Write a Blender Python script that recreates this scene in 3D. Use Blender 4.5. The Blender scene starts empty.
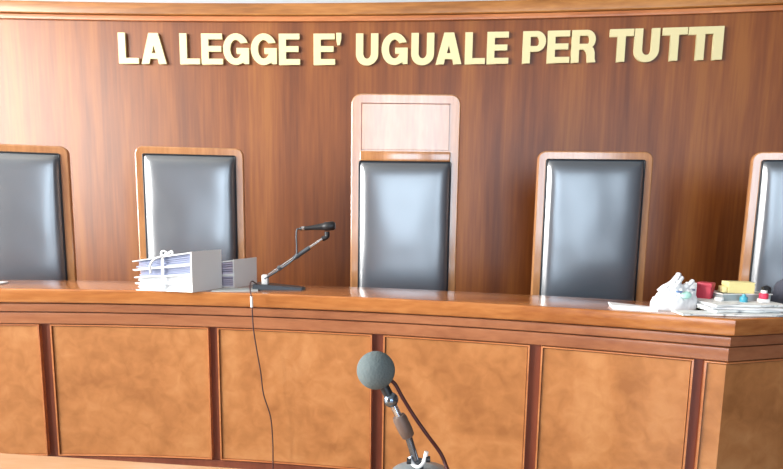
import bpy, bmesh, math, random
from mathutils import Vector, Matrix, noise
random.seed(7)
S = bpy.context.scene
COL = S.collection
PI = math.pi

# ------------------------------------------------------------------ helpers
def tag(o, label=None, cat=None, group=None, kind=None):
    if label: o['label'] = label
    if cat: o['category'] = cat
    if group: o['group'] = group
    if kind: o['kind'] = kind
    return o

def empty(name, loc=(0, 0, 0), rz=0.0):
    o = bpy.data.objects.new(name, None)
    o.location = loc; o.rotation_euler = (0, 0, rz); o.empty_display_size = .05
    COL.objects.link(o); return o

def link_bm(name, bm, mat, parent=None, smooth=False, angle=None):
    bmesh.ops.recalc_face_normals(bm, faces=bm.faces)
    me = bpy.data.meshes.new(name)
    bm.to_mesh(me); bm.free()
    if smooth:
        for p in me.polygons: p.use_smooth = True
        if angle: me.set_sharp_from_angle(angle=angle)
        for p in me.polygons:
            if len(p.vertices) > 8: p.use_smooth = False
    me.materials.append(mat)
    o = bpy.data.objects.new(name, me); COL.objects.link(o)
    if parent: o.parent = parent
    return o

def add_box(bm, lo, hi, bev=0.0, seg=2, M=None):
    r = bmesh.ops.create_cube(bm, size=1)
    vs = r['verts']
    for v in vs:
        v.co = Vector([lo[i] + (v.co[i] + .5) * (hi[i] - lo[i]) for i in range(3)])
    if bev > 0:
        es = list({e for v in vs for e in v.link_edges})
        rr = bmesh.ops.bevel(bm, geom=es, offset=bev, segments=seg, affect='EDGES', profile=.5)
        vs = list({v for f in rr['faces'] for v in f.verts} | {v for v in vs if v.is_valid})
    if M is not None:
        for v in vs: v.co = M @ v.co
    return vs

def box(name, lo, hi, mat, parent=None, bev=0.0, seg=2, M=None):
    bm = bmesh.new(); add_box(bm, lo, hi, bev, seg, M)
    return link_bm(name, bm, mat, parent, smooth=bev > 0, angle=.6)

def add_tube(bm, pts, rad, n=10, caps=True):
    pts = [Vector(p) for p in pts]
    if not hasattr(rad, '__len__'): rad = [rad] * len(pts)
    t0 = (pts[1] - pts[0]).normalized()
    up = Vector((0, 0, 1)) if abs(t0.z) < .9 else Vector((1, 0, 0))
    nx = t0.cross(up).normalized(); rings = []
    for i, p in enumerate(pts):
        a = pts[max(0, i - 1)]; b = pts[min(len(pts) - 1, i + 1)]
        t = (b - a).normalized()
        nx = (nx - t * nx.dot(t)).normalized(); ny = t.cross(nx)
        rings.append([bm.verts.new(p + (nx * math.cos(2 * PI * k / n) + ny * math.sin(2 * PI * k / n)) * rad[i]) for k in range(n)])
    for r1, r2 in zip(rings, rings[1:]):
        for k in range(n): bm.faces.new((r1[k], r1[(k + 1) % n], r2[(k + 1) % n], r2[k]))
    if caps:
        bm.faces.new(rings[0][::-1]); bm.faces.new(rings[-1])

def smooth_path(pts, sub=6):
    P = [Vector(p) for p in pts]; P = [P[0] * 2 - P[1]] + P + [P[-1] * 2 - P[-2]]; out = []
    for i in range(1, len(P) - 2):
        for k in range(sub):
            t = k / sub
            out.append(.5 * ((2 * P[i]) + (P[i + 1] - P[i - 1]) * t + (2 * P[i - 1] - 5 * P[i] + 4 * P[i + 1] - P[i + 2]) * t * t
                             + (3 * P[i] - P[i - 1] - 3 * P[i + 1] + P[i + 2]) * t ** 3))
    out.append(P[-2]); return out

def tube(name, pts, rad, mat, parent=None, n=10):
    bm = bmesh.new(); add_tube(bm, pts, rad, n)
    return link_bm(name, bm, mat, parent, smooth=True, angle=.8)

def add_lathe(bm, prof, n=32, M=None):
    rings = []
    for r, z in prof:
        if r < 1e-5: rings.append([bm.verts.new((0, 0, z))])
        else: rings.append([bm.verts.new((r * math.cos(2 * PI * k / n), r * math.sin(2 * PI * k / n), z)) for k in range(n)])
    for a, b in zip(rings, rings[1:]):
        for k in range(n):
            j = (k + 1) % n
            if len(a) == 1 and len(b) == 1: continue
            if len(a) == 1: bm.faces.new((a[0], b[k], b[j]))
            elif len(b) == 1: bm.faces.new((a[k], a[j], b[0]))
            else: bm.faces.new((a[k], a[j], b[j], b[k]))
    if M is not None:
        for r in rings:
            for v in r: v.co = M @ v.co

def lathe(name, prof, mat, parent=None, n=32, M=None):
    bm = bmesh.new(); add_lathe(bm, prof, n, M)
    return link_bm(name, bm, mat, parent, smooth=True, angle=.7)

# ------------------------------------------------------------------ materials
def newmat(name):
    m = bpy.data.materials.new(name); m.use_nodes = True
    nt = m.node_tree; return m, nt, nt.nodes['Principled BSDF']

def lin(c):
    return tuple(((x / 255) / 12.92 if x / 255 <= .04045 else ((x / 255 + .055) / 1.055) ** 2.4) for x in c) + (1,)

def plain(name, c, rough=.5, metal=0.0, coat=0.0, spec=.5, bump=0.0, bscale=200, **kw):
    m, nt, b = newmat(name)
    b.inputs['Base Color'].default_value = lin(c); b.inputs['Roughness'].default_value = rough
    b.inputs['Metallic'].default_value = metal; b.inputs['Coat Weight'].default_value = coat
    b.inputs['Specular IOR Level'].default_value = spec
    for k, v in kw.items(): b.inputs[k].default_value = v
    if bump:
        tc = nt.nodes.new('ShaderNodeTexCoord'); n = nt.nodes.new('ShaderNodeTexNoise'); n.inputs['Scale'].default_value = bscale
        n.inputs['Detail'].default_value = 4
        bp = nt.nodes.new('ShaderNodeBump'); bp.inputs['Strength'].default_value = bump; bp.inputs['Distance'].default_value = .002
        nt.links.new(tc.outputs['Object'], n.inputs['Vector']); nt.links.new(n.outputs['Fac'], bp.inputs['Height'])
        nt.links.new(bp.outputs['Normal'], b.inputs['Normal'])
    return m

def wood(name, c0, c1, c2, scale=(12, 12, .7), rough=.35, coat=.3, coat_rough=.2, burl=0.0, coat_ior=1.5):
    """c0 dark, c1 mid, c2 light; scale stretches the grain."""
    m, nt, b = newmat(name); L = nt.links; N = nt.nodes
    tc = N.new('ShaderNodeTexCoord'); mp = N.new('ShaderNodeMapping'); mp.inputs['Scale'].default_value = scale
    L.new(tc.outputs['Object'], mp.inputs['Vector'])
    n1 = N.new('ShaderNodeTexNoise'); n1.inputs['Scale'].default_value = 1.0; n1.inputs['Detail'].default_value = 5; n1.inputs['Distortion'].default_value = burl
    L.new(mp.outputs['Vector'], n1.inputs['Vector'])
    mp2 = N.new('ShaderNodeMapping'); mp2.inputs['Scale'].default_value = tuple(s * 7 for s in scale)
    L.new(tc.outputs['Object'], mp2.inputs['Vector'])
    n2 = N.new('ShaderNodeTexNoise'); n2.inputs['Scale'].default_value = 1.0; n2.inputs['Detail'].default_value = 6; n2.inputs['Distortion'].default_value = burl * .5
    L.new(mp2.outputs['Vector'], n2.inputs['Vector'])
    mix = N.new('ShaderNodeMath'); mix.operation = 'MULTIPLY_ADD'; mix.inputs[1].default_value = .35
    L.new(n2.outputs['Fac'], mix.inputs[0])
    ml = N.new('ShaderNodeMath'); ml.operation = 'MULTIPLY'; ml.inputs[1].default_value = .65
    L.new(n1.outputs['Fac'], ml.inputs[0]); L.new(ml.outputs[0], mix.inputs[2])
    cr = N.new('ShaderNodeValToRGB'); e = cr.color_ramp.elements
    e[0].position = .36; e[0].color = lin(c0); e[1].position = .64; e[1].color = lin(c2)
    k = cr.color_ramp.elements.new(.5); k.color = lin(c1)
    L.new(mix.outputs[0], cr.inputs['Fac'])
    L.new(cr.outputs['Color'], b.inputs['Base Color'])
    b.inputs['Roughness'].default_value = rough
    b.inputs['Coat Weight'].default_value = coat; b.inputs['Coat Roughness'].default_value = coat_rough
    b.inputs['Coat IOR'].default_value = coat_ior
    bp = N.new('ShaderNodeBump'); bp.inputs['Strength'].default_value = .08; bp.inputs['Distance'].default_value = .002
    L.new(n2.outputs['Fac'], bp.inputs['Height']); L.new(bp.outputs['Normal'], b.inputs['Normal'])
    return m

M_wall = wood('wall_veneer', (100, 50, 16), (122, 66, 24), (140, 83, 32), (7, 7, .35), .42, .2, .3)
M_trim = wood('wall_trim_wood', (150, 88, 50), (176, 108, 64), (196, 128, 80), (.8, 8, 8), .35, .3, .25)
M_cap = wood('wall_cap_wood', (130, 82, 38), (160, 105, 52), (182, 126, 68), (.8, 8, 8), .35, .3, .25)
M_ledge = wood('ledge_wood', (146, 84, 42), (170, 106, 56), (188, 124, 70), (1.2, 6, 9), .22, .6, .08)
M_rail = wood('rail_wood', (140, 84, 54), (158, 100, 66), (172, 112, 76), (1.2, 8, 9), .3, .8, .15)
M_burl = wood('burl_panel_wood', (154, 98, 54), (177, 117, 68), (192, 134, 84), (2.4, 2.4, 2.4), .33, .35, .22, burl=1.2)
M_bead = wood('bead_wood', (166, 98, 58), (184, 116, 70), (198, 130, 82), (2, 8, 8), .3, .4, .15)
M_carc = wood('carcass_wood', (104, 50, 32), (120, 60, 40), (134, 72, 48), (6, 6, .8), .4, .2, .3)
M_chair = wood('chair_beech', (160, 106, 62), (178, 124, 76), (194, 140, 92), (8, 8, 1.2), .3, 1.0, .14, coat_ior=1.8)
M_table = wood('table_wood', (206, 156, 112), (220, 172, 128), (230, 186, 144), (1.5, 8, 8), .25, .5, .1)
M_leather = plain('black_leather', (60, 72, 84), .42, coat=1.0, spec=.9, bump=.2, bscale=160, **{'Coat Roughness': .27, 'Coat IOR': 2.3})
M_letter = plain('cream_gold_letter', (216, 207, 160), .45, coat=.1)
M_letter_side = M_letter
M_plaster = plain('plaster', (196, 198, 204), .9, bump=.2, bscale=30)
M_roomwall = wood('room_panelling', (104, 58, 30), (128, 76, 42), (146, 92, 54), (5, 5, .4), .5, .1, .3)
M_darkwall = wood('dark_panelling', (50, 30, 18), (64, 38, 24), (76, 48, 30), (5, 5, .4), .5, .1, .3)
M_ceil = plain('ceiling_plaster', (165, 160, 152), .95)
M_floor = plain('floor_stone', (120, 108, 94), .18, bump=.05, bscale=8)
M_carpet = plain('platform_carpet', (92, 50, 38), .95)
M_paper = plain('white_paper', (222, 225, 228), .8, bump=.3, bscale=40)
M_folder = plain('white_folder_card', (240, 243, 243), .7)
M_folder2 = plain('lilac_paper_edges', (196, 188, 206), .85)
M_inner = plain('blue_grey_paper_edges', (158, 166, 194), .85)
M_grey = plain('grey_paper', (176, 184, 186), .8)
M_ribbon = plain('white_tape', (245, 245, 245), .7)
M_black = plain('black_plastic', (28, 29, 32), .45)
M_dkgrey = plain('dark_grey_metal', (70, 76, 82), .4, metal=.3)
M_foam = plain('grey_foam', (94, 106, 108), .95, bump=.9, bscale=260)
M_chrome = plain('chrome', (210, 214, 220), .15, metal=1.0)
M_white = plain('white_plastic', (240, 240, 238), .35)
M_grip = plain('brown_grey_grip', (108, 92, 84), .5, metal=.3)
M_base = plain('grey_base_enamel', (120, 134, 140), .4, coat=.3)
M_stem = plain('dark_chrome', (120, 132, 146), .2, metal=.9)
M_redcable = plain('dark_red_cable', (70, 18, 12), .45)
M_cable = plain('dark_cable', (70, 44, 46), .5)
M_red = plain('red_box_card', (188, 60, 78), .5)
M_yellow = plain('pale_yellow_pad', (236, 224, 160), .8)
M_teal = plain('teal_plastic', (60, 150, 172), .4)
M_tray = plain('translucent_grey_plastic', (178, 190, 192), .3, **{'Transmission Weight': .25})
M_cloth = plain('dark_grey_cloth', (74, 76, 88), .95, bump=1.0, bscale=90)
M_pinkred = plain('red_plastic', (214, 56, 84), .4)
M_mint = plain('mint_print', (176, 226, 214), .7)
M_frame = plain('window_frame_paint', (230, 230, 226), .5)

def newsprint():
    m, nt, b = newmat('newsprint'); N = nt.nodes; L = nt.links
    tc = N.new('ShaderNodeTexCoord'); mp = N.new('ShaderNodeMapping'); mp.inputs['Scale'].default_value = (22, 60, 22)
    n = N.new('ShaderNodeTexNoise'); n.inputs['Scale'].default_value = 1; n.inputs['Detail'].default_value = 5
    cr = N.new('ShaderNodeValToRGB'); e = cr.color_ramp.elements
    e[0].position = .34; e[0].color = lin((140, 148, 154)); e[1].position = .44; e[1].color = lin((234, 238, 237))
    L.new(tc.outputs['Object'], mp.inputs['Vector']); L.new(mp.outputs['Vector'], n.inputs['Vector'])
    L.new(n.outputs['Fac'], cr.inputs['Fac']); L.new(cr.outputs['Color'], b.inputs['Base Color'])
    b.inputs['Roughness'].default_value = .8
    return m
M_news = newsprint()

# ------------------------------------------------------------------ plan curves
LC = Vector((-1.3440, -4.2638)); LR = 6.7362          # front of the judges' bench (arc)
PC = math.asin((1.226 - LC.x) / LR)                    # corner where the wing turns away
CORNER = Vector((LC.x + LR * math.sin(PC), LC.y + LR * math.cos(PC)))
FA = math.radians(15.9); FD = Vector((math.cos(FA), math.sin(FA))); FN = Vector((-math.sin(FA), math.cos(FA)))

def arc_pt(phi, off=0.0):
    return Vector((LC.x + (LR + off) * math.sin(phi), LC.y + (LR + off) * math.cos(phi)))
def phi_x(x, off=.02):
    return math.asin((x - LC.x) / (LR + off))
def bench_path(p0=-.40, p1=None, wing=1.25, n=60):
    """list of (point, mitre vector) for the whole front, or only an arc when p1 is given"""
    out = []
    end = PC if p1 is None else p1
    k = max(2, int(n * (end - p0) / (PC + .40)))
    for i in range(k + 1):
        a = p0 + (end - p0) * i / k
        out.append((arc_pt(a), Vector((math.sin(a), math.cos(a)))))
    if p1 is None:
        a = Vector((math.sin(PC), math.cos(PC))); m = (a + FN).normalized(); m /= m.dot(a)
        out[-1] = (CORNER.copy(), m)
        out.append((CORNER + FD * wing, FN.copy()))
    return out

def add_sweep(bm, path, prof):
    rings = []
    for P, m in path:
        rings.append([bm.verts.new((P.x + m.x * o, P.y + m.y * o, z)) for o, z in prof])
    n = len(prof)
    for a, b in zip(rings, rings[1:]):
        for k in range(n): bm.faces.new((a[k], a[(k + 1) % n], b[(k + 1) % n], b[k]))
    bm.faces.new(rings[0]); bm.faces.new(rings[-1][::-1])

def sweep(name, path, prof, mat, parent=None, smooth=True):
    bm = bmesh.new(); add_sweep(bm, path, prof)
    return link_bm(name, bm, mat, parent, smooth=smooth, angle=.45)

def rrect(o0, o1, z0, z1, r, seg=4):
    out = []
    for cx, cz, a0 in ((o0 + r, z0 + r, PI), (o1 - r, z0 + r, 1.5 * PI), (o1 - r, z1 - r, 0), (o0 + r, z1 - r, .5 * PI)):
        for k in range(seg + 1):
            a = a0 + k / seg * PI / 2
            out.append((cx + r * math.cos(a), cz + r * math.sin(a)))
    return out

# ------------------------------------------------------------------ judges' bench
bench = empty('judges_bench', (0, 1.9, 0))
tag(bench, 'long curved polished wooden bench with burl panels below a thick glossy ledge', 'bench')
def bp(o):
    o.parent = bench; o.matrix_parent_inverse = Matrix.Translation((0, -1.9, 0)); return o
full = bench_path()
bp(sweep('ledge', full, rrect(0, .335, 1.137, 1.2, .008), M_ledge))
bp(sweep('upper_moulding', full, rrect(.018, .09, 1.0945, 1.1315, .004), M_rail))
bp(sweep('top_rail', full, rrect(.024, .09, 1.038, 1.0895, .004), M_rail))
bp(sweep('carcass', full, [(.046, 0), (.10, 0), (.10, 1.1368), (.046, 1.1368)], M_carc, smooth=False))
bp(sweep('bottom_rail', full, rrect(.038, .047, .10, .40, .003), M_carc))
bp(sweep('desk_worktop', full, rrect(.10, .56, 1.06, 1.10, .006), M_ledge))

panel_x = [(-3.72, -3.10), (-3.05, -2.36), (-2.31, -1.597), (-1.548, -.824), (-.783, -.083), (-.033, .563), (.606, 1.126), (1.159, None)]
def arc_slice(p0, p1, n=16):
    return [(arc_pt(p0 + (p1 - p0) * i / n), Vector((math.sin(p0 + (p1 - p0) * i / n), math.cos(p0 + (p1 - p0) * i / n)))) for i in range(n + 1)]
def wing_slice(a, b):
    return [(CORNER + FD * a, FN.copy()), (CORNER + FD * b, FN.copy())]
Z0, Z1, BW = .408, 1.034, .0065
def panel(maker, a, b, last=False, first=False):
    w = BW if maker is wing_slice else BW / LR
    g = w * 1.4; zg = BW * 1.4
    pn = bp(sweep('burl_panel', maker(a + (0 if first else g), b - (0 if last else g)), [(.031, Z0 + zg), (.048, Z0 + zg), (.048, Z1 - zg), (.031, Z1 - zg)], M_burl, smooth=False))
    bm = bmesh.new()
    P = rrect(.024, .047, Z1 - BW, Z1, .003, 3); add_sweep(bm, maker(a, b), P)
    P = rrect(.024, .047, Z0, Z0 + BW, .003, 3); add_sweep(bm, maker(a, b), P)
    P = rrect(.024, .047, Z0 + BW * .8, Z1 - BW * .8, .003, 3)
    if not first: add_sweep(bm, maker(a, a + w), P)
    if not last: add_sweep(bm, maker(b - w, b), P)
    md = link_bm('panel_moulding', bm, M_bead, None, smooth=True, angle=.45)
    md.parent = pn
    return pn
for i, (a, b) in enumerate(panel_x):
    panel(arc_slice, phi_x(a), PC - .0107 / LR if b is None else phi_x(b), last=b is None)
panel(wing_slice, .0107, .60, first=True); panel(wing_slice, .65, 1.22)
# legs of the desk side, behind the bench front
for ph in (-.36, -.20, .08, .27):
    P = arc_pt(ph, .48)
    b_ = box('desk_support', (P.x - .02, P.y - .22, .45), (P.x + .02, P.y + .05, 1.06), M_carc, None, .003); bp(b_)

# ------------------------------------------------------------------ the setting
WC = Vector((-2.0349, -22.8781)); WR = 26.9652
def wall_path(x0=-5.2, x1=4.6, n=60):
    out = []
    for i in range(n + 1):
        x = x0 + (x1 - x0) * i / n
        a = math.asin((x - WC.x) / WR)
        out.append((Vector((WC.x + WR * math.sin(a), WC.y + WR * math.cos(a))), Vector((math.sin(a), math.cos(a)))))
    return out
def struct(o): o['kind'] = 'structure'; return o
wp = wall_path()
struct(sweep('wall_back', wp, [(0, 0), (.06, 0), (.06, 2.93), (0, 2.93)], M_wall))
struct(sweep('trim_1', wp, rrect(-.018, .0, 2.852, 2.886, .006, 3), M_trim))
struct(sweep('trim_2', wp, rrect(-.03, .10, 2.888, 2.968, .010, 4), M_cap))
XL, XR, YB, YF, ZC = -5.2, 4.6, -5.6, 5.0, 5.2
struct(box('floor', (XL - .1, YB - .1, -.1), (XR + .1, YF + .1, 0), M_floor))
struct(box('ceiling', (XL - .1, YB - .1, ZC), (XR + .1, YF + .1, ZC + .1), M_ceil))
struct(box('wall_end', (XL - .1, YF, 0), (XR + .1, YF + .1, ZC), M_plaster))
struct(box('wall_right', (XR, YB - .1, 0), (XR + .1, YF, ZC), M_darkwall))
# platform for the judges (behind the bench front)
plat = sweep('floor_platform', [(P, m) for P, m in bench_path()], [(.11, 0), (.11, .45), (1.15, .45), (1.15, 0)], M_carpet, smooth=False)
struct(plat)
struct(box('floor_dais', (XL + .01, 2.95, 0), (XR - .01, 3.50, .449), M_carpet))

def wall_with_windows(name, axis, pos, a0, a1, wins, mat, thick=.1):
    """wall on plane axis=pos, from a0 to a1 along the other axis, wins=[(u0,u1,z0,z1)]"""
    bm = bmesh.new()
    def bx(u0, u1, z0, z1):
        if u1 - u0 < 1e-4 or z1 - z0 < 1e-4: return
        if axis == 'x': add_box(bm, (pos - thick, u0, z0), (pos, u1, z1))
        else: add_box(bm, (u0, pos - thick, z0), (u1, pos, z1))
    u = a0
    for (u0, u1, z0, z1) in wins:
        bx(u, u0, 0, ZC); bx(u0, u1, 0, z0); bx(u0, u1, z1, ZC); u = u1
    bx(u, a1, 0, ZC)
    return struct(link_bm(name, bm, mat))
LW = [(-1.9, -.7, 1.2, 4.4), (-.2, 1.0, 1.2, 4.4), (1.5, 2.7, 1.2, 4.4)]
RW = [(-1.2, 1.1, .9, 4.4), (1.9, 3.5, .9, 4.4)]
wall_with_windows('wall_left', 'x', XL, YB - .1, YF, LW, M_roomwall)
wall_with_windows('wall_rear', 'y', YB, XL, XR, RW, M_roomwall)
def window(i, axis, pos, u0, u1, z0, z1):
    bm = bmesh.new()
    def bx(a, b, c, d):
        if axis == 'x': add_box(bm, (pos - .08, a, c), (pos - .03, b, d), .004, 1)
        else: add_box(bm, (a, pos - .08, c), (b, pos - .03, d), .004, 1)
    bx(u0, u1, z0, z0 + .06); bx(u0, u1, z1 - .06, z1); bx(u0, u0 + .06, z0, z1); bx(u1 - .06, u1, z0, z1)
    um = (u0 + u1) / 2; bx(um - .025, um + .025, z0, z1); zm = z0 + (z1 - z0) * .65; bx(u0, u1, zm - .025, zm + .025)
    return struct(link_bm('window_%d' % i, bm, M_frame, smooth=False))
k = 1
for w in LW: window(k, 'x', XL, *w); k += 1
for w in RW: window(k, 'y', YB, *w); k += 1

# ------------------------------------------------------------------ letters on the wall
def arcpts(cx, cy, rx, ry, a0, a1, n=18):
    return [(cx + rx * math.cos(math.radians(a0 + (a1 - a0) * i / n)), cy + ry * math.sin(math.radians(a0 + (a1 - a0) * i / n))) for i in range(n + 1)]
def glyph(c, w, h):
    s, a = .050, .038
    if c == 'L': return [[(0, 0), (w, 0), (w, a), (s, a), (s, h), (0, h)]]
    if c == 'E':
        m0, m1 = h * .415, h * .415 + a
        return [[(0, 0), (w, 0), (w, a), (s, a), (s, m0), (w * .93, m0), (w * .93, m1), (s, m1), (s, h - a), (w * .98, h - a), (w * .98, h), (0, h)]]
    if c == 'I': return [[(0, 0), (w, 0), (w, h), (0, h)]]
    if c == "'": return [[(w * .22, 0), (w * .72, 0), (w, h * .55), (w, h), (0, h), (0, h * .5)]]
    if c == 'T': return [[(w / 2 - s / 2, 0), (w / 2 + s / 2, 0), (w / 2 + s / 2, h - .045), (w, h - .045), (w, h), (0, h), (0, h - .045), (w / 2 - s / 2, h - .045)]]
    if c == 'A':
        t = .033; k = (w / 2 - t) / h; xi = lambda v: k * v + .055
        va = (w / 2 - .055) / k
        return [[(0, 0), (.055, 0), (xi(.034) - .002, .034), (w - xi(.034) + .002, .034), (w - .055, 0), (w, 0), (w / 2 + t, h), (w / 2 - t, h)],
                [(xi(.072), .072), (w / 2, va), (w - xi(.072), .072)]]
    if c == 'U':
        r = w / 2; ro = .075
        return [[(0, h)] + arcpts(r, ro - .005, r, ro, 180, 360) + [(w, h), (w - s, h)] + arcpts(r, ro, r - s, ro - .040, 360, 180) + [(s, h)]]
    if c == 'G':
        rx, ry, cx, cy = w / 2, h / 2 + .002, w / 2, h / 2
        out = arcpts(cx, cy, rx, ry, 24, 308, 30)
        out += [(w * .80, h * .11), (w * .835, .004), (w, .004), (w, h * .54), (w * .52, h * .54), (w * .52, h * .36), (w * .71, h * .36)]
        out += arcpts(cx, cy, rx - s, ry - .043, 300, 40, 24)
        return [out]
    if c in 'PR':
        b0 = h * .36 if c == 'P' else h * .40
        ry = (h - b0) / 2; rx = ry * .92
        bowl = arcpts(w - rx, b0 + ry, rx, ry, -90, 90, 14) if c == 'P' else arcpts(w * .97 - rx, b0 + ry, rx, ry, -50, 90, 12)
        hy = .036
        hole = [(s, b0 + hy), (w - rx, b0 + hy)] + arcpts(w - rx, b0 + ry, rx - s + .006, ry - hy, -90, 90, 12)[1:-1] + [(w - rx, h - hy), (s, h - hy)]
        if c == 'P': return [[(0, 0), (s, 0), (s, b0)] + bowl + [(0, h)], hole]
        leg = [(0, 0), (s, 0), (s, b0), (w * .50, b0), (w * .60, b0 - .012), (w * .64, b0 - .03), (w * .66, .012), (w * .68, 0), (w, 0), (w, .008), (w * .965, .022), (w * .955, b0 - .02), (w * .90, b0 + .008)]
        return [leg + bowl + [(0, h)], hole]
def letter(c, x, w, zb, h, label):
    cu = bpy.data.curves.new('letter', 'CURVE'); cu.dimensions = '2D'; cu.fill_mode = 'BOTH'
    x *= .995; w *= .98; h *= .995; zb = 1.55 + (zb - 1.55) * .995
    cu.extrude = .0095
    for poly in glyph(c, w, h):
        sp = cu.splines.new('POLY'); sp.points.add(len(poly) - 1)
        for p, q in zip(sp.points, poly): p.co = (q[0] - w / 2, q[1], 0, 1)
        sp.use_cyclic_u = True
    tmp = bpy.data.objects.new('tmp', cu)
    me = bpy.data.meshes.new_from_object(tmp)
    bpy.data.objects.remove(tmp)
    me.materials.clear(); me.materials.append(M_letter)
    o = bpy.data.objects.new('wall_letter' if c != "'" else 'wall_apostrophe', me); COL.objects.link(o)
    a = math.asin((x - WC.x) / WR); t = .0105
    P = Vector((WC.x + (WR - t) * math.sin(a), WC.y + (WR - t) * math.cos(a), zb))
    o.matrix_world = Matrix.Translation(P) @ Matrix.Rotation(-a, 4, 'Z') @ Matrix.Rotation(PI / 2, 4, 'X')
    tag(o, label, 'letter' if c != "'" else 'apostrophe', 'raised letters on the wood panelling')
B = 2.572
rows = [('L', -1.859, .142, 'raised cream letter L starting the word LA at far left'),
        ('A', -1.682, .179, 'raised cream letter A ending the word LA'),
        ('L', -1.429, .142, 'raised cream letter L starting the word LEGGE'),
        ('E', -1.272, .152, 'raised cream letter E just after the L of LEGGE'),
        ('G', -1.104, .184, 'raised cream letter G, the left of the two in LEGGE'),
        ('G', -0.909, .184, 'raised cream letter G, the right of the two in LEGGE'),
        ('E', -0.730, .150, 'raised cream letter E ending the word LEGGE'),
        ('E', -0.487, .152, 'raised cream letter E standing alone before the apostrophe'),
        ("'", -0.387, .036, "small raised cream apostrophe after the lone letter E"),
        ('U', -0.191, .156, 'raised cream letter U starting the word UGUALE'),
        ('G', -0.002, .182, 'raised cream letter G of UGUALE between its two letters U'),
        ('U', 0.189, .158, 'raised cream letter U of UGUALE right after its G'),
        ('A', 0.366, .177, 'raised cream letter A of UGUALE above the tall central chair'),
        ('L', 0.542, .138, 'raised cream letter L of UGUALE'),
        ('E', 0.693, .147, 'raised cream letter E ending the word UGUALE'),
        ('P', 0.931, .153, 'raised cream letter P starting the word PER'),
        ('E', 1.089, .148, 'raised cream letter E in the middle of PER'),
        ('R', 1.250, .160, 'raised cream letter R ending the word PER'),
        ('T', 1.486, .153, 'raised cream letter T starting the word TUTTI'),
        ('U', 1.644, .158, 'raised cream letter U of the word TUTTI'),
        ('T', 1.812, .155, 'raised cream letter T right after the U of TUTTI'),
        ('T', 1.969, .155, 'raised cream letter T just before the final I of TUTTI'),
        ('I', 2.074, .060, 'raised cream letter I ending the line of lettering')]
for c, x, w, lb in rows:
    letter(c, x, w, B if c != "'" else 2.702, .2055 if c != "'" else .08, lb)

# ------------------------------------------------------------------ chairs
def rrect_xz(w, z0, z1, r, seg=8, rb=None):
    rb = r if rb is None else rb; out = []
    for cx, cz, a0, rr in ((w / 2 - r, z1 - r, 0, r), (-w / 2 + r, z1 - r, .5 * PI, r), (-w / 2 + rb, z0 + rb, PI, rb), (w / 2 - rb, z0 + rb, 1.5 * PI, rb)):
        for k in range(seg + 1):
            a = a0 + k / seg * PI / 2; out.append((cx + rr * math.cos(a), cz + rr * math.sin(a)))
    return out
def slab(bm, outline, y0, y1, bev):
    """closed board with eased edges; outline in x,z; y0 the front"""
    n = len(outline); cx = sum(p[0] for p in outline) / n; cz = sum(p[1] for p in outline) / n
    def ring(y, ins):
        r = []
        for i, (x, z) in enumerate(outline):
            a = outline[i - 1]; b = outline[(i + 1) % n]
            t = Vector((b[0] - a[0], b[1] - a[1])).normalized(); nn = Vector((-t.y, t.x))
            r.append(bm.verts.new((x + nn.x * ins, y, z + nn.y * ins)))
        return r
    R = [ring(y0, bev), ring(y0 + bev * .3, bev * .3), ring(y0 + bev, 0), ring(y1 - bev, 0), ring(y1 - bev * .3, bev * .3), ring(y1, bev)]
    for a, b in zip(R, R[1:]):
        for k in range(n): bm.faces.new((a[k], a[(k + 1) % n], b[(k + 1) % n], b[k]))
    bm.faces.new(R[0]); bm.faces.new(R[-1][::-1])
def cushion_mesh(w, z0, z1, y, depth, nx=34, nz=48, seed=0.0):
    bm = bmesh.new(); G = []
    for j in range(nz + 1):
        row = []
        for i in range(nx + 1):
            u = i / nx * 2 - 1; v = j / nz * 2 - 1
            e = 1 - max(abs(u), 0) ** 10; g = 1 - abs(v) ** 12
            edge = (max(0, 1 - abs(u) ** 9) * max(0, 1 - abs(v) ** 13)) ** .5
            puff = depth * (.72 * edge + .28 * max(0, 1 - u * u) ** .8 * max(0, 1 - v * v) ** .8)
            wr = .0035 * noise.noise(Vector((u * 1.6, v * 2.1, w * 9 + seed))) * edge
            row.append(bm.verts.new((u * w / 2, y - puff - wr, z0 + (v + 1) / 2 * (z1 - z0))))
        G.append(row)
    for a, b in zip(G, G[1:]):
        for i in range(nx): bm.faces.new((a[i], a[i + 1], b[i + 1], b[i]))
    # back sheet
    c = [bm.verts.new((sx * w / 2, y + .004, z)) for sx, z in ((-1, z0), (1, z0), (1, z1), (-1, z1))]
    bm.faces.new(c)
    return bm
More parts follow.
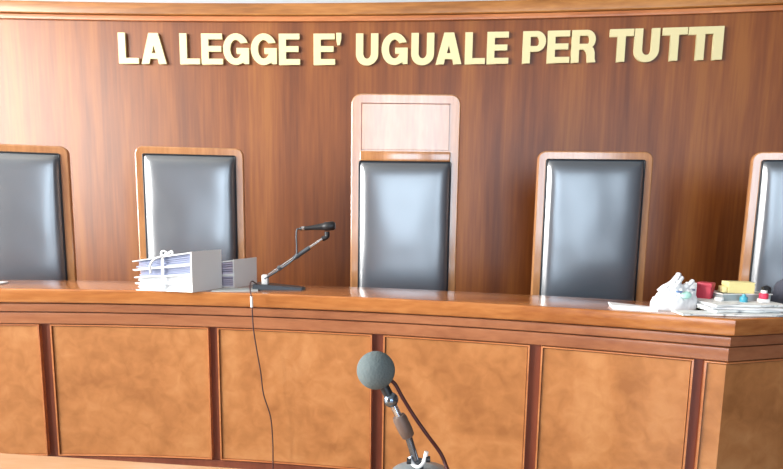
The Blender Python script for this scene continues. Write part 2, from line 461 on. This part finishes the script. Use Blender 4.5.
def make_chair(W, top, headrest, loc, rz, lean, label):
    """origin on the platform, z heights relative to it, back board front at y=0"""
    r = empty('judge_chair', loc, rz)
    tag(r, label, 'chair', "judges' chairs along the panelled wall")
    Lm = Matrix.Translation((0, 0, .42)) @ Matrix.Rotation(-lean, 4, 'X') @ Matrix.Translation((0, 0, -.42))
    def put(o):
        o.data.transform(Lm); o.parent = r; return o
    bm = bmesh.new(); slab(bm, rrect_xz(W, .34, top, .045 if not headrest else .055, 8, .02), 0, .035, .007)
    put(link_bm('back_frame', bm, M_chair, None, True, .6))
    ct = top - (.046 if not headrest else .359)
    bm = cushion_mesh(W - .094, .46, ct, 0, .045, seed=loc[0] * 3)
    cu = put(link_bm('back_cushion', bm, M_leather, None, True, 1.2))
    # piping round the cushion edge
    o = rrect_xz(W - .092, .458, ct + .001, .008, 3); bm = bmesh.new()
    add_tube(bm, [(x, -.004, z) for x, z in o] + [(o[0][0], -.004, o[0][1])], .004, 6, False)
    pp = put(link_bm('piping', bm, M_black, None, True)); pp.parent = cu
    if headrest:
        # raised border and recessed inner panel of the headrest
        bm = bmesh.new(); z0, z1 = ct + .065, top - .053; hw = W / 2 - .060
        add_box(bm, (-hw, -.004, z0), (hw, .001, z1), .0015, 1)
        put(link_bm('headrest_panel', bm, M_chair, None, True, .6))
        bm = bmesh.new()
        add_box(bm, (-hw - .005, -.003, z0 - .004), (-hw - .001, .001, z1 + .004)); add_box(bm, (-hw - .005, -.003, z1 + .001), (hw + .005, .001, z1 + .004))
        put(link_bm('headrest_groove', bm, M_carc, None))
        bm = bmesh.new(); add_box(bm, (-W / 2 + .05, -.010, ct + .004), (W / 2 - .05, .001, ct + .056), .006, 3)
        put(link_bm('cross_rail', bm, M_chair, None, True, .6))
    # seat, frame, legs
    bm = bmesh.new(); add_box(bm, (-W / 2 + .05, -.44, .40), (W / 2 - .05, -.02, .48), .025, 4)
    link_bm('seat', bm, M_leather, r, True, .9)
    bm = bmesh.new(); add_box(bm, (-W / 2 + .03, -.43, .33), (W / 2 - .03, 0.01, .40), .006, 2)
    link_bm('seat_frame', bm, M_chair, r, True, .6)
    for sx in (-1, 1):
        for y in (-.39, -.02):
            box('leg', (sx * (W / 2 - .06) - .022, y - .022, 0), (sx * (W / 2 - .06) + .022, y + .022, .335), M_chair, r, .004)
    return r
HB = .45
make_chair(.605, 1.463, False, (-2.165, 3.22, HB), math.radians(14), 0, 'black leather wooden chair cut off by the left edge, behind a bare ledge')
make_chair(.605, 1.468, False, (-1.169, 3.28, HB), math.radians(6), 0, 'black leather wooden chair behind the tied bundles of white files')
make_chair(.592, 1.746, True, (.063, 3.12, HB), math.radians(-1), 0, 'tallest chair, central, with a plain wooden headrest above black leather')
make_chair(.610, 1.454, False, (1.083, 3.07, HB), math.radians(-3), 0, 'black leather wooden chair between the tall central chair and the cluttered papers')
make_chair(.605, 1.455, False, (2.175, 2.94, HB), math.radians(-14), math.radians(-.8), 'black leather chair at far right, partly hidden behind the yellow pad')

# ------------------------------------------------------------------ case files
def prism(bm, quad, z0s, z1s):
    lo = [bm.verts.new((p[0], p[1], z)) for p, z in zip(quad, z0s)]
    hi = [bm.verts.new((p[0], p[1], z)) for p, z in zip(quad, z1s)]
    n = len(quad)
    bm.faces.new(lo[::-1]); bm.faces.new(hi)
    for k in range(n): bm.faces.new((lo[k], lo[(k + 1) % n], hi[(k + 1) % n], hi[k]))
def file_bundle(name, A, u, v, Lu, Lv, layers, hN, hF, label, inner, tape):
    """A near bottom corner; u along the open page side; v along the spine"""
    r = empty(name, (A[0], A[1], 1.2)); tag(r, label, 'files', 'case files on the ledge')
    u = Vector(u).normalized(); v = Vector(v).normalized()
    fr = 0; tot = sum(layers)
    for i, t in enumerate(layers):
        j = random.uniform(-.008, .008); Lu_ = Lu + random.uniform(-.018, .012)
        def P(a, b): q = u * a + v * b; return (q.x, q.y)
        def Z(f, a): return (f / tot) * (hN + (hF - hN) * a / Lu)
        f0, f1 = fr, fr + t; e = t * .10
        bm = bmesh.new()
        # cover: back board, top board and spine
        q = [P(0, 0), P(Lu_, j), P(Lu_, Lv + j), P(0, Lv)]; aa = [0, Lu_, Lu_, 0]
        prism(bm, q, [Z(f0, a) for a in aa], [Z(f0 + e, a) for a in aa])
        prism(bm, q, [Z(f1 - e, a) for a in aa], [Z(f1, a) - .0004 for a in aa])
        q = [P(0, 0), P(.004, 0), P(.004, Lv), P(0, Lv)]
        prism(bm, q, [Z(f0, 0)] * 4, [Z(f1, 0) - .0004] * 4)
        c = link_bm('folder', bm, M_folder, r)
        bm = bmesh.new(); n = 5
        for k in range(n):
            g0 = f0 + e + (t - 2 * e) * k / n; g1 = f0 + e + (t - 2 * e) * (k + .8) / n
            L1 = Lu_ - random.uniform(.004, .03); b0 = random.uniform(.004, .016)
            q = [P(.006, b0), P(L1, b0 + j + random.uniform(-.004, .004)), P(L1, Lv - .01), P(.006, Lv - .006)]; a2 = [.006, L1, L1, .006]
            prism(bm, q, [Z(g0, a) for a in a2], [Z(g1, a) for a in a2])
        pg = link_bm('pages', bm, inner if i >= len(layers) - 2 else M_paper, c)
        fr += t
    bm = bmesh.new()
    q = [(p.x, p.y) for p in (u * -.0025 - v * .001, u * .0, u * .0 + v * Lv, u * -.0025 + v * (Lv + .001))]
    q[1] = tuple(u * .0 - v * .001)
    prism(bm, q, [0] * 4, [hN + .001] * 4)
    link_bm('spine_board', bm, M_folder, r)
    if tape:
        for a in tape:
            z = lambda aa: (hN + (hF - hN) * aa / Lu)
            w = .012; bm = bmesh.new()
            pts = [(a, -.003, .002), (a, -.004, z(a) + .003), (a, Lv * .5, z(a) + .004), (a, Lv + .003, z(a) + .003), (a, Lv + .003, .002)]
            rows_ = []
            for (aa, b, zz) in pts:
                q0 = u * (aa - w / 2) + v * b; q1 = u * (aa + w / 2) + v * b
                rows_.append((bm.verts.new((q0.x, q0.y, zz)), bm.verts.new((q1.x, q1.y, zz))))
            for p, q in zip(rows_, rows_[1:]): bm.faces.new((p[0], p[1], q[1], q[0]))
            ob = link_bm('tape', bm, M_ribbon, r)
            md = ob.modifiers.new('s', 'SOLIDIFY'); md.thickness = .0015; md.offset = 1
        # bow on top
        a = tape[0]; q = u * a + v * .02; zt = (hN + (hF - hN) * a / Lu) + .006
        for sg, ln in ((1, .03), (-1, .026)):
            lp = [Vector((q.x, q.y, zt)) + Vector((u.x, u.y, 0)) * sg * ln * math.sin(t_ / 10 * PI) * (1 if t_ <= 5 else .8) + Vector((v.x * .01 * math.cos(t_ / 10 * PI), v.y * .01, .012 * math.sin(t_ / 5 * PI) + .004)) for t_ in range(11)]
            tube('bow_loop', lp, .0042, M_ribbon, r, 6)
        # slack loop hanging down the page side
        a1, a2 = tape[0], tape[0] + .05
        zt2 = (hN + (hF - hN) * a1 / Lu)
        lp = smooth_path([(u * a1 - v * .006).to_3d() + Vector((0, 0, zt2)), (u * (a1 + .03) - v * .012).to_3d() + Vector((0, 0, zt2 - .012)),
                          (u * (a1 + .05) - v * .014).to_3d() + Vector((0, 0, zt2 - .04)), (u * (a1 + .052) - v * .012).to_3d() + Vector((0, 0, zt2 - .075))])
        tube('tape_loop', lp, .0045, M_ribbon, r, 6)
    return r
# flat sheet lying under the bundles' right side
def sheet(name, quad, z0, z1, mat, label, cat, group=None):
    bm = bmesh.new(); prism(bm, quad, [z0] * 4, [z1] * 4)
    return tag(link_bm(name, bm, mat), label, cat, group)
file_bundle('file_bundle', (-.874, 2.432), (-.975, .18), (.42, .91), .285, .185, [.9, .8, 1.0, 1.25], .178, .130,
            'large white bundle of case folders tied with white tape', M_inner, [.135])
file_bundle('file_bundle', (-.738, 2.600), (-.93, .37), (.36, .93), .20, .18, [1.0, 1.2], .132, .105,
            'smaller white bundle of folders with lilac page edges beside the microphone', M_folder2, None)
bm = bmesh.new(); prism(bm, [(-.80, 2.462), (-.60, 2.492), (-.62, 2.58), (-.775, 2.555)], [1.2] * 4, [1.2055] * 4)
tag(link_bm('document_sheet', bm, M_grey), 'thin grey documents lying flat in front of the smaller file bundle', 'document')
bm = bmesh.new(); prism(bm, [(-2.02, 2.55), (-1.83, 2.56), (-1.835, 2.66), (-2.02, 2.66)], [1.2] * 4, [1.212, 1.206, 1.206, 1.212])
tag(link_bm('document_sheet', bm, M_paper), 'small white papers on the ledge at the left edge of the picture', 'document')

# ------------------------------------------------------------------ microphone on the ledge
mic = empty('desk_microphone', (-.53, 2.565, 1.2))
tag(mic, 'slim black microphone on a jointed silver arm, standing on the ledge', 'microphone')
def mp(o, par=None):
    o.parent = par or mic
    if par is None: o.matrix_parent_inverse = Matrix.Translation((.53, -2.565, -1.2))
    return o
bm = bmesh.new()
lo = [(-.635, 2.53), (-.41, 2.545), (-.40, 2.60), (-.44, 2.625), (-.63, 2.64)]
prism(bm, lo, [1.2] * 5, [1.228, 1.212, 1.211, 1.212, 1.228])
es = [e for e in bm.edges]; bmesh.ops.bevel(bm, geom=es, offset=.004, segments=2, affect='EDGES')
mp(link_bm('base', bm, M_dkgrey, None, True, .6))
bm = bmesh.new(); add_box(bm, (-.600, 2.56, 1.222), (-.572, 2.60, 1.268), .004, 2)
mp(link_bm('hinge_block', bm, M_white, None, True, .6))
A1 = Vector((-.588, 2.58, 1.252)); A2 = Vector((-.318, 2.58, 1.438)); dA = (A2 - A1)
mp(tube('lower_arm', [A1, A1 + dA * .56], .0085, M_chrome))
mp(tube('arm_sleeve', [A1 + dA * .50, A1 + dA * .78], .0105, M_dkgrey))
mp(tube('upper_arm', [A1 + dA * .76, A2], .0075, M_chrome))
for t_ in (.25, .56): mp(tube('arm_joint', [A1 + dA * t_ - dA * .015, A1 + dA * (t_ + .03)], .0125, M_dkgrey))
A3 = Vector((-.300, 2.58, 1.470))
mp(tube('swivel_clip', smooth_path([A2 - dA * .01, (-.300, 2.58, 1.448), A3]), .012, M_black))
m0 = Vector((-.425, 2.58, 1.481)); m1 = Vector((-.262, 2.58, 1.498)); dm = m1 - m0
mp(tube('microphone_body', [m0 + dm * t for t in (0, .02, .25, .45, .62, .70, .72, .95, 1.0)], [.006, .0085, .0095, .0125, .0155, .018, .0205, .0205, .014], M_black, None, 16))
mp(tube('connector_ring', [m0 + dm * .06, m0 + dm * .14], .0105, M_chrome, None, 14))
mp(tube('cable_loop', smooth_path([m0, (-.437, 2.58, 1.478), (-.440, 2.578, 1.45), (-.438, 2.575, 1.39), (-.442, 2.572, 1.355), (-.47, 2.572, 1.325), (-.53, 2.572, 1.283), (-.585, 2.56, 1.25)]), .0035, M_dkgrey, None, 8))
cab = [(-.615, 2.56, 1.222), (-.628, 2.50, 1.245), (-.622, 2.44, 1.232), (-.607, 2.388, 1.207)]
cab += [(-.600, 2.376, 1.19), (-.598, 2.374, 1.14), (-.594, 2.376, 1.05), (-.580, 2.376, .95), (-.566, 2.376, .86), (-.556, 2.38, .76), (-.528, 2.382, .66), (-.520, 2.384, .56), (-.520, 2.388, .46), (-.524, 2.39, .30), (-.53, 2.385, .05), (-.53, 2.36, .006)]
mp(tube('hanging_cable', smooth_path(cab), .0029, M_cable, None, 8))
mp(tube('cable_plug', [(-.6005, 2.3755, 1.195), (-.5985, 2.3735, 1.148)], .0055, M_white, None, 10))

# ------------------------------------------------------------------ clutter at the right end of the ledge
Zl = 1.2
bm = bmesh.new()
for i in range(4):
    d = i * .002; prism(bm, [(.862 - d, 2.150), (1.01, 2.095), (1.00, 2.125), (.88 - d, 2.235)], [Zl + i * .0042] * 4, [Zl + i * .0042 + .0037] * 4)
tag(link_bm('paper_pad', bm, M_paper), 'thin white pad lying on the ledge left of the crumpled white bag', 'paper')

# crumpled white paper bag
bag = empty('crumpled_bag', (1.106, 2.178, Zl)); tag(bag, 'crumpled white paper bag with twisted top at the ledge corner', 'bag')
bm = bmesh.new(); r_ = bmesh.ops.create_icosphere(bm, subdivisions=5, radius=1)
for v in bm.verts:
    c = v.co.copy(); up = max(0.0, c.z)
    n1 = noise.noise(c * 1.9 + Vector((3, 1, 4))); n2 = abs(noise.noise(c * 3.7)); n3 = noise.noise(c * 8)
    rr = 1 + (.08 * n1 - .10 * n2 + .025 * n3)
    v.co = Vector((c.x * .088 * rr + .018 * up, c.y * .050 * rr, up ** .8 * .098 * (1 + .2 * n1 + .12 * n3 - .1 * n2)))
link_bm('bag_body', bm, M_paper, bag, True, .5)
def leaf(pts, w, t=.004, mat=M_paper, name='bag_fold'):
    bm = bmesh.new(); add_tube(bm, smooth_path(pts, 4), w, 7); return link_bm(name, bm, mat, bag, True, .5)
leaf([(-.03, 0, .078), (-.005, 0, .105), (.012, 0, .130), (.016, .004, .142)], [.014] * 4 + [.012] * 4 + [.010] * 4 + [.006])
leaf([(.0, -.004, .085), (.018, -.004, .113), (.03, 0, .128)], [.013] * 4 + [.009] * 4 + [.006])
leaf([(-.055, 0, .065), (-.03, -.004, .090), (.0, 0, .100)], [.014] * 4 + [.012] * 4 + [.006])
leaf([(.03, 0, .08), (.055, 0, .095), (.074, 0, .115)], [.014] * 4 + [.009] * 4 + [.006])
bm = bmesh.new(); r_ = bmesh.ops.create_icosphere(bm, subdivisions=3, radius=1)
for v in bm.verts: v.co = Vector((v.co.x * .020 + .025, v.co.y * .01 - .050, v.co.z * .015 + .062))
link_bm('mint_print', bm, M_mint, bag, True)
bm = bmesh.new(); add_box(bm, (-.018, -.062, .072), (.004, -.048, .079), .002)
link_bm('blue_print', bm, plain('blue_print', (96, 128, 178), .6), bag, True, .6)

# small white carton with a grey mark
ct = empty('small_carton', (1.203, 2.235, Zl + .002)); tag(ct, 'small upright white carton with a grey square, between bag and red box', 'box')
ct.rotation_euler = (0, 0, -.15)
box('carton_body', (-.018, -.014, -.002), (.018, .014, .098), M_white, ct, .003)
box('grey_mark', (-.004, -.0148, .056), (.012, -.0138, .074), plain('grey_ink', (130, 134, 150), .6), ct)

# newspapers and papers, a pile of loose leaves over the corner
def leafpile(name, x0, x1, y0, y1, z, th, mat, label, rot, cat, group, droop=.0):
    bm = bmesh.new(); nx, ny = 22, 8; G = []
    ph = 2.7
    for s in (0, 1):
        g = []
        for j in range(ny + 1):
            row = []
            for i in range(nx + 1):
                u = i / nx; v = j / ny
                x = x0 + (x1 - x0) * u; y = y0 + (y1 - y0) * v + .012 * noise.noise(Vector((u * 3 + ph, 0, 0))) * (1 - v)
                w = .0012 * noise.noise(Vector((u * 4 + ph, v * 2, 1))) - droop * (abs(u - .55) * 2) ** 3
                zz = z + max(0, w + .002) + (th if s else 0)
                row.append(bm.verts.new((x, y, zz)))
            g.append(row)
        G.append(g)
    lo, hi = G
    for g in (lo, hi):
        for a, b in zip(g, g[1:]):
            for i in range(nx): bm.faces.new((a[i], a[i + 1], b[i + 1], b[i]))
    for i in range(nx):
        bm.faces.new((lo[0][i], lo[0][i + 1], hi[0][i + 1], hi[0][i])); bm.faces.new((lo[ny][i], lo[ny][i + 1], hi[ny][i + 1], hi[ny][i]))
    for j in range(ny):
        bm.faces.new((lo[j][0], lo[j + 1][0], hi[j + 1][0], hi[j][0])); bm.faces.new((lo[j][nx], lo[j + 1][nx], hi[j + 1][nx], hi[j][nx]))
    cx, cy = (x0 + x1) / 2, (y0 + y1) / 2
    Mx = Matrix.Translation((cx, cy, 0)) @ Matrix.Rotation(rot, 4, 'Z') @ Matrix.Translation((-cx, -cy, 0))
    bm.transform(Mx)
    return tag(link_bm(name, bm, mat, None, True, .6), label, cat, group)
grp = 'newspapers piled on the bench corner'
leafpile('newspaper', 1.065, 1.46, 2.018, 2.100, Zl, .006, M_news, 'folded newspaper strip at the front edge of the corner, under the pile', .0, 'newspaper', grp)
leafpile('newspaper', 1.23, 1.46, 2.112, 2.29, Zl, .006, M_news, 'lowest newspaper at the back of the corner pile', .0, 'newspaper', grp)
leafpile('newspaper', 1.19, 1.48, 2.055, 2.27, Zl + .0085, .008, M_news, 'newspaper second from the bottom of the corner pile', .10, 'newspaper', grp)
leafpile('newspaper', 1.185, 1.46, 2.05, 2.21, Zl + .0185, .007, M_paper, 'white folded papers lying in the middle of the corner pile', -.04, 'newspaper', grp)
leafpile('newspaper', 1.20, 1.49, 2.07, 2.28, Zl + .0275, .007, M_news, 'topmost newspaper of the pile, under the tray', .08, 'newspaper', grp)
leafpile('newspaper', 1.545, 1.80, 2.15, 2.30, Zl + .001, .005, M_news, 'newspaper at the right edge below the dark grey cloth bag', .26, 'newspaper', grp)

ZP = Zl + .036
rb = empty('red_box', (1.268, 2.245, ZP - .002)); tag(rb, 'red box standing on the papers right of the white carton', 'box')
rb.rotation_euler = (0, 0, -.75)
box('box_body', (-.027, -.027, 0), (.027, .027, .062), M_red, rb, .003)
box('box_lid', (-.0285, -.0285, .048), (.0285, .0285, .066), M_red, rb, .003)
lathe('white_cap', [(0, 0), (.014, 0), (.017, .003), (.017, .011), (.014, .014), (0, .014)], M_white, None, 24).location = (1.285, 2.175, ZP)
tag(bpy.data.objects['white_cap'], 'low white cap lying in front of the red box', 'cap')

tr = empty('desk_tray', (1.395, 2.228, ZP)); tag(tr, 'shallow translucent grey tray holding the yellow pad', 'tray'); tr.rotation_euler = (0, 0, .08)
bm = bmesh.new(); add_box(bm, (-.10, -.045, 0), (.10, .045, .004)); 
for lo_, hi_ in (((-.10, -.045, .004), (.10, -.042, .024)), ((-.10, .042, .004), (.10, .045, .024)), ((-.10, -.042, .004), (-.097, .042, .024)), ((.097, -.042, .004), (.10, .042, .024))): add_box(bm, lo_, hi_)
link_bm('tray_shell', bm, M_tray, tr)
bm = bmesh.new()
for lo_, hi_ in (((-.104, -.049, .0242), (.104, -.041, .0275)), ((-.104, .041, .0242), (.104, .049, .0275)), ((-.104, -.041, .0242), (-.096, .041, .0275)), ((.096, -.041, .0242), (.104, .041, .0275))): add_box(bm, lo_, hi_)
link_bm('tray_rim', bm, M_white, tr)
yp = empty('yellow_pad', (1.385, 2.225, ZP + .0275)); tag(yp, 'pale yellow block of notes resting across the grey tray', 'note pad'); yp.rotation_euler = (0, 0, -.12)
bm = bmesh.new()
for i in range(8): add_box(bm, (-.048 + random.uniform(-.001, .001), -.030, i * .0054), (.050 + random.uniform(-.001, .001), .034, i * .0054 + .005), .001, 1)
link_bm('note_block', bm, M_yellow, yp)
box('side_notes', (-.066, -.028, 0), (-.0495, .02, .024), M_yellow, yp, .003)
tc_ = empty('teal_bottle_cap', (1.366, 2.150, ZP)); tag(tc_, 'small teal cap standing in front of the grey tray', 'cap')
lathe('cap_skirt', [(0, 0), (.013, 0), (.014, .002), (.014, .018), (.012, .021), (0, .021)], M_teal, tc_, 20)
lathe('cap_tip', [(0, .021), (.008, .021), (.006, .030), (0, .031)], M_teal, tc_, 16)
st = empty('rubber_stamp', (1.442, 2.150, ZP)); tag(st, 'small rubber stamp with black handle and red middle, right of the tray', 'stamp')
box('stamp_base', (-.018, -.012, 0), (.018, .012, .014), M_white, st, .002)
lathe('stamp_collar', [(0, .014), (.015, .014), (.016, .018), (.016, .032), (.012, .036), (0, .036)], M_pinkred, st, 20)
lathe('stamp_neck', [(0, .036), (.011, .036), (.011, .047), (0, .047)], M_white, st, 20)
tube('stamp_handle', smooth_path([(-.006, 0, .052), (.006, 0, .056), (.017, 0, .050), (.019, 0, .034)]), [.009] * 6 + [.010] * 6 + [.008] * 6 + [.005], M_black, st, 12)

# dark grey cloth bag at the right edge
bm = bmesh.new(); bmesh.ops.create_icosphere(bm, subdivisions=5, radius=1)
for v in bm.verts:
    c = v.co.copy(); zz = (c.z + 1) / 2
    n_ = 1 + .12 * noise.noise(c * 2) + .05 * noise.noise(c * 6)
    v.co = Vector((c.x * .16 * n_, c.y * .085 * n_, max(0, c.z) * .17 * n_))
gb = link_bm('cloth_bag', bm, M_cloth, None, True)
gb.location = (1.715, 2.26, Zl + .010); tag(gb, 'dark grey knitted cloth bag cut off by the right edge', 'bag')

# ------------------------------------------------------------------ foreground table and microphone
ft = empty('foreground_table', (-.35, .70, 0), math.radians(-6.1))
tag(ft, 'pale wooden table top edge at the bottom left, nearest the viewer', 'table')
# far edge passes (-0.79,1.097)-(-0.41,1.056)
box('table_top', (-.95, -.30, 1.01), (.95, .3545, 1.05), M_table, ft, .004)
for sx in (-.88, .88):
    for sy in (-.24, .29): box('leg', (sx - .03, sy - .03, 0), (sx + .03, sy + .03, 1.0095), M_table, ft, .004)
box('apron', (-.85, .27, .92), (.85, .29, 1.0095), M_table, ft)

fm = empty('foreground_microphone', (.061, .994, 1.05))
tag(fm, 'microphone with a round grey foam windshield on a short chrome stem, nearest the viewer', 'microphone')
def fp(o):
    o.parent = fm; o.matrix_parent_inverse = Matrix.Translation((-.061, -.994, -1.05)); return o
lathe('base', [(0, 0), (.060, 0), (.062, .004), (.062, .015), (.057, .021), (.03, .027), (0, .029)], M_base, fm, 48)
b0 = Vector((.055, .99, 1.082)); b1 = Vector((.035, .99, 1.146)); b2 = Vector((.0165, .99, 1.184)); b3 = Vector((.002, .992, 1.214)); bc = Vector((-.0265, 1.0, 1.267))
fp(tube('stem', [b0, b1], .0068, M_stem, None, 16))
fp(tube('grip', [b1 - (b2 - b1) * .06, b1, b1 + (b2 - b1) * .3, b2 - (b2 - b1) * .15, b2], [.009, .012, .0135, .0135, .0115], M_grip, None, 20))
fp(tube('neck', [b2, b3], .0065, M_chrome, None, 16))
bm = bmesh.new(); bmesh.ops.create_uvsphere(bm, u_segments=20, v_segments=12, radius=.0140, matrix=Matrix.Translation(b3))
fp(link_bm('ball_joint', bm, M_stem, None, True))
fp(tube('capsule', [b3, bc], .009, M_black, None, 16))
bm = bmesh.new(); bmesh.ops.create_uvsphere(bm, u_segments=48, v_segments=32, radius=.0352, matrix=Matrix.Translation(bc))
fp(link_bm('foam_windshield', bm, M_foam, None, True))
# chrome U bracket with two side screws
ub = [(.037, .985, 1.106), (.042, .985, 1.096), (.054, .982, 1.090), (.065, .985, 1.100), (.069, .985, 1.118)]
fp(tube('yoke', smooth_path(ub), .0042, M_white, None, 8))
for x, z in ((.037, 1.100), (.072, 1.104)):
    fp(tube('yoke_screw', [(x - .004, .984, z), (x + .004, .984, z)], .006, M_black, None, 14))
fp(tube('socket', [(.056, .990, 1.076), (.054, .990, 1.100)], .0095, M_dkgrey, None, 16))
cb = [(-.006, 1.012, 1.247), (.008, 1.015, 1.238), (.024, 1.012, 1.211), (.045, 1.01, 1.178), (.068, 1.0, 1.148), (.097, 1.0, 1.108), (.110, .985, 1.082), (.125, .965, 1.064), (.135, .93, 1.0545), (.15, .86, 1.0543), (.18, .80, 1.0543)]
fp(tube('cable', smooth_path(cb), .0036, M_redcable, None, 8))

# ------------------------------------------------------------------ light
def area(name, loc, rot, sx, sy, power, color):
    l = bpy.data.lights.new(name, 'AREA'); l.shape = 'RECTANGLE'; l.size = sx; l.size_y = sy; l.energy = power; l.color = color
    o = bpy.data.objects.new(name, l); o.location = loc; o.rotation_euler = rot; COL.objects.link(o); return o
DAY = (1.0, .985, .95); SKY = (.68, .84, 1.0)
for (u0, u1, z0, z1) in LW:
    area('window_daylight', (XL - .09, (u0 + u1) / 2, (z0 + z1) / 2), (0, -PI / 2, 0), z1 - z0, u1 - u0, 860, DAY)
for (u0, u1, z0, z1) in RW:
    area('window_daylight', ((u0 + u1) / 2, YB - .09, (z0 + z1) / 2), (PI / 2, 0, 0), u1 - u0, z1 - z0, 46 * (u1 - u0) * (z1 - z0), SKY)
w = bpy.data.worlds.new('world'); S.world = w; w.use_nodes = True
w.node_tree.nodes['Background'].inputs[0].default_value = (.75, .85, 1, 1); w.node_tree.nodes['Background'].inputs[1].default_value = .3

# ------------------------------------------------------------------ camera
cam = bpy.data.cameras.new('camera'); co = bpy.data.objects.new('camera', cam); COL.objects.link(co)
f_px, W_px = 560.0, 783.0
cam.sensor_fit = 'HORIZONTAL'; cam.sensor_width = 36; cam.lens = f_px / W_px * 36; cam.shift_y = (290 - 234.5) / W_px
cam.clip_start = .02
p = math.atan(75 / 560.); rl = .015
F = Vector((0, math.cos(p), -math.sin(p))); R0 = Vector((1, 0, 0)); U0 = R0.cross(F)
R = R0 * math.cos(rl) + U0 * math.sin(rl); U = U0 * math.cos(rl) - R0 * math.sin(rl)
Mw = Matrix.Identity(4)
for i in range(3): Mw[i][0] = R[i]; Mw[i][1] = U[i]; Mw[i][2] = -F[i]
Mw.translation = Vector((0, 0, 1.55)); co.matrix_world = Mw
S.camera = co

S.view_settings.view_transform = 'Standard'; S.view_settings.look = 'None'
S.view_settings.gamma = 1; S.view_settings.use_curve_mapping = False; S.view_settings.exposure = -0.86
S.cycles.use_denoising = True
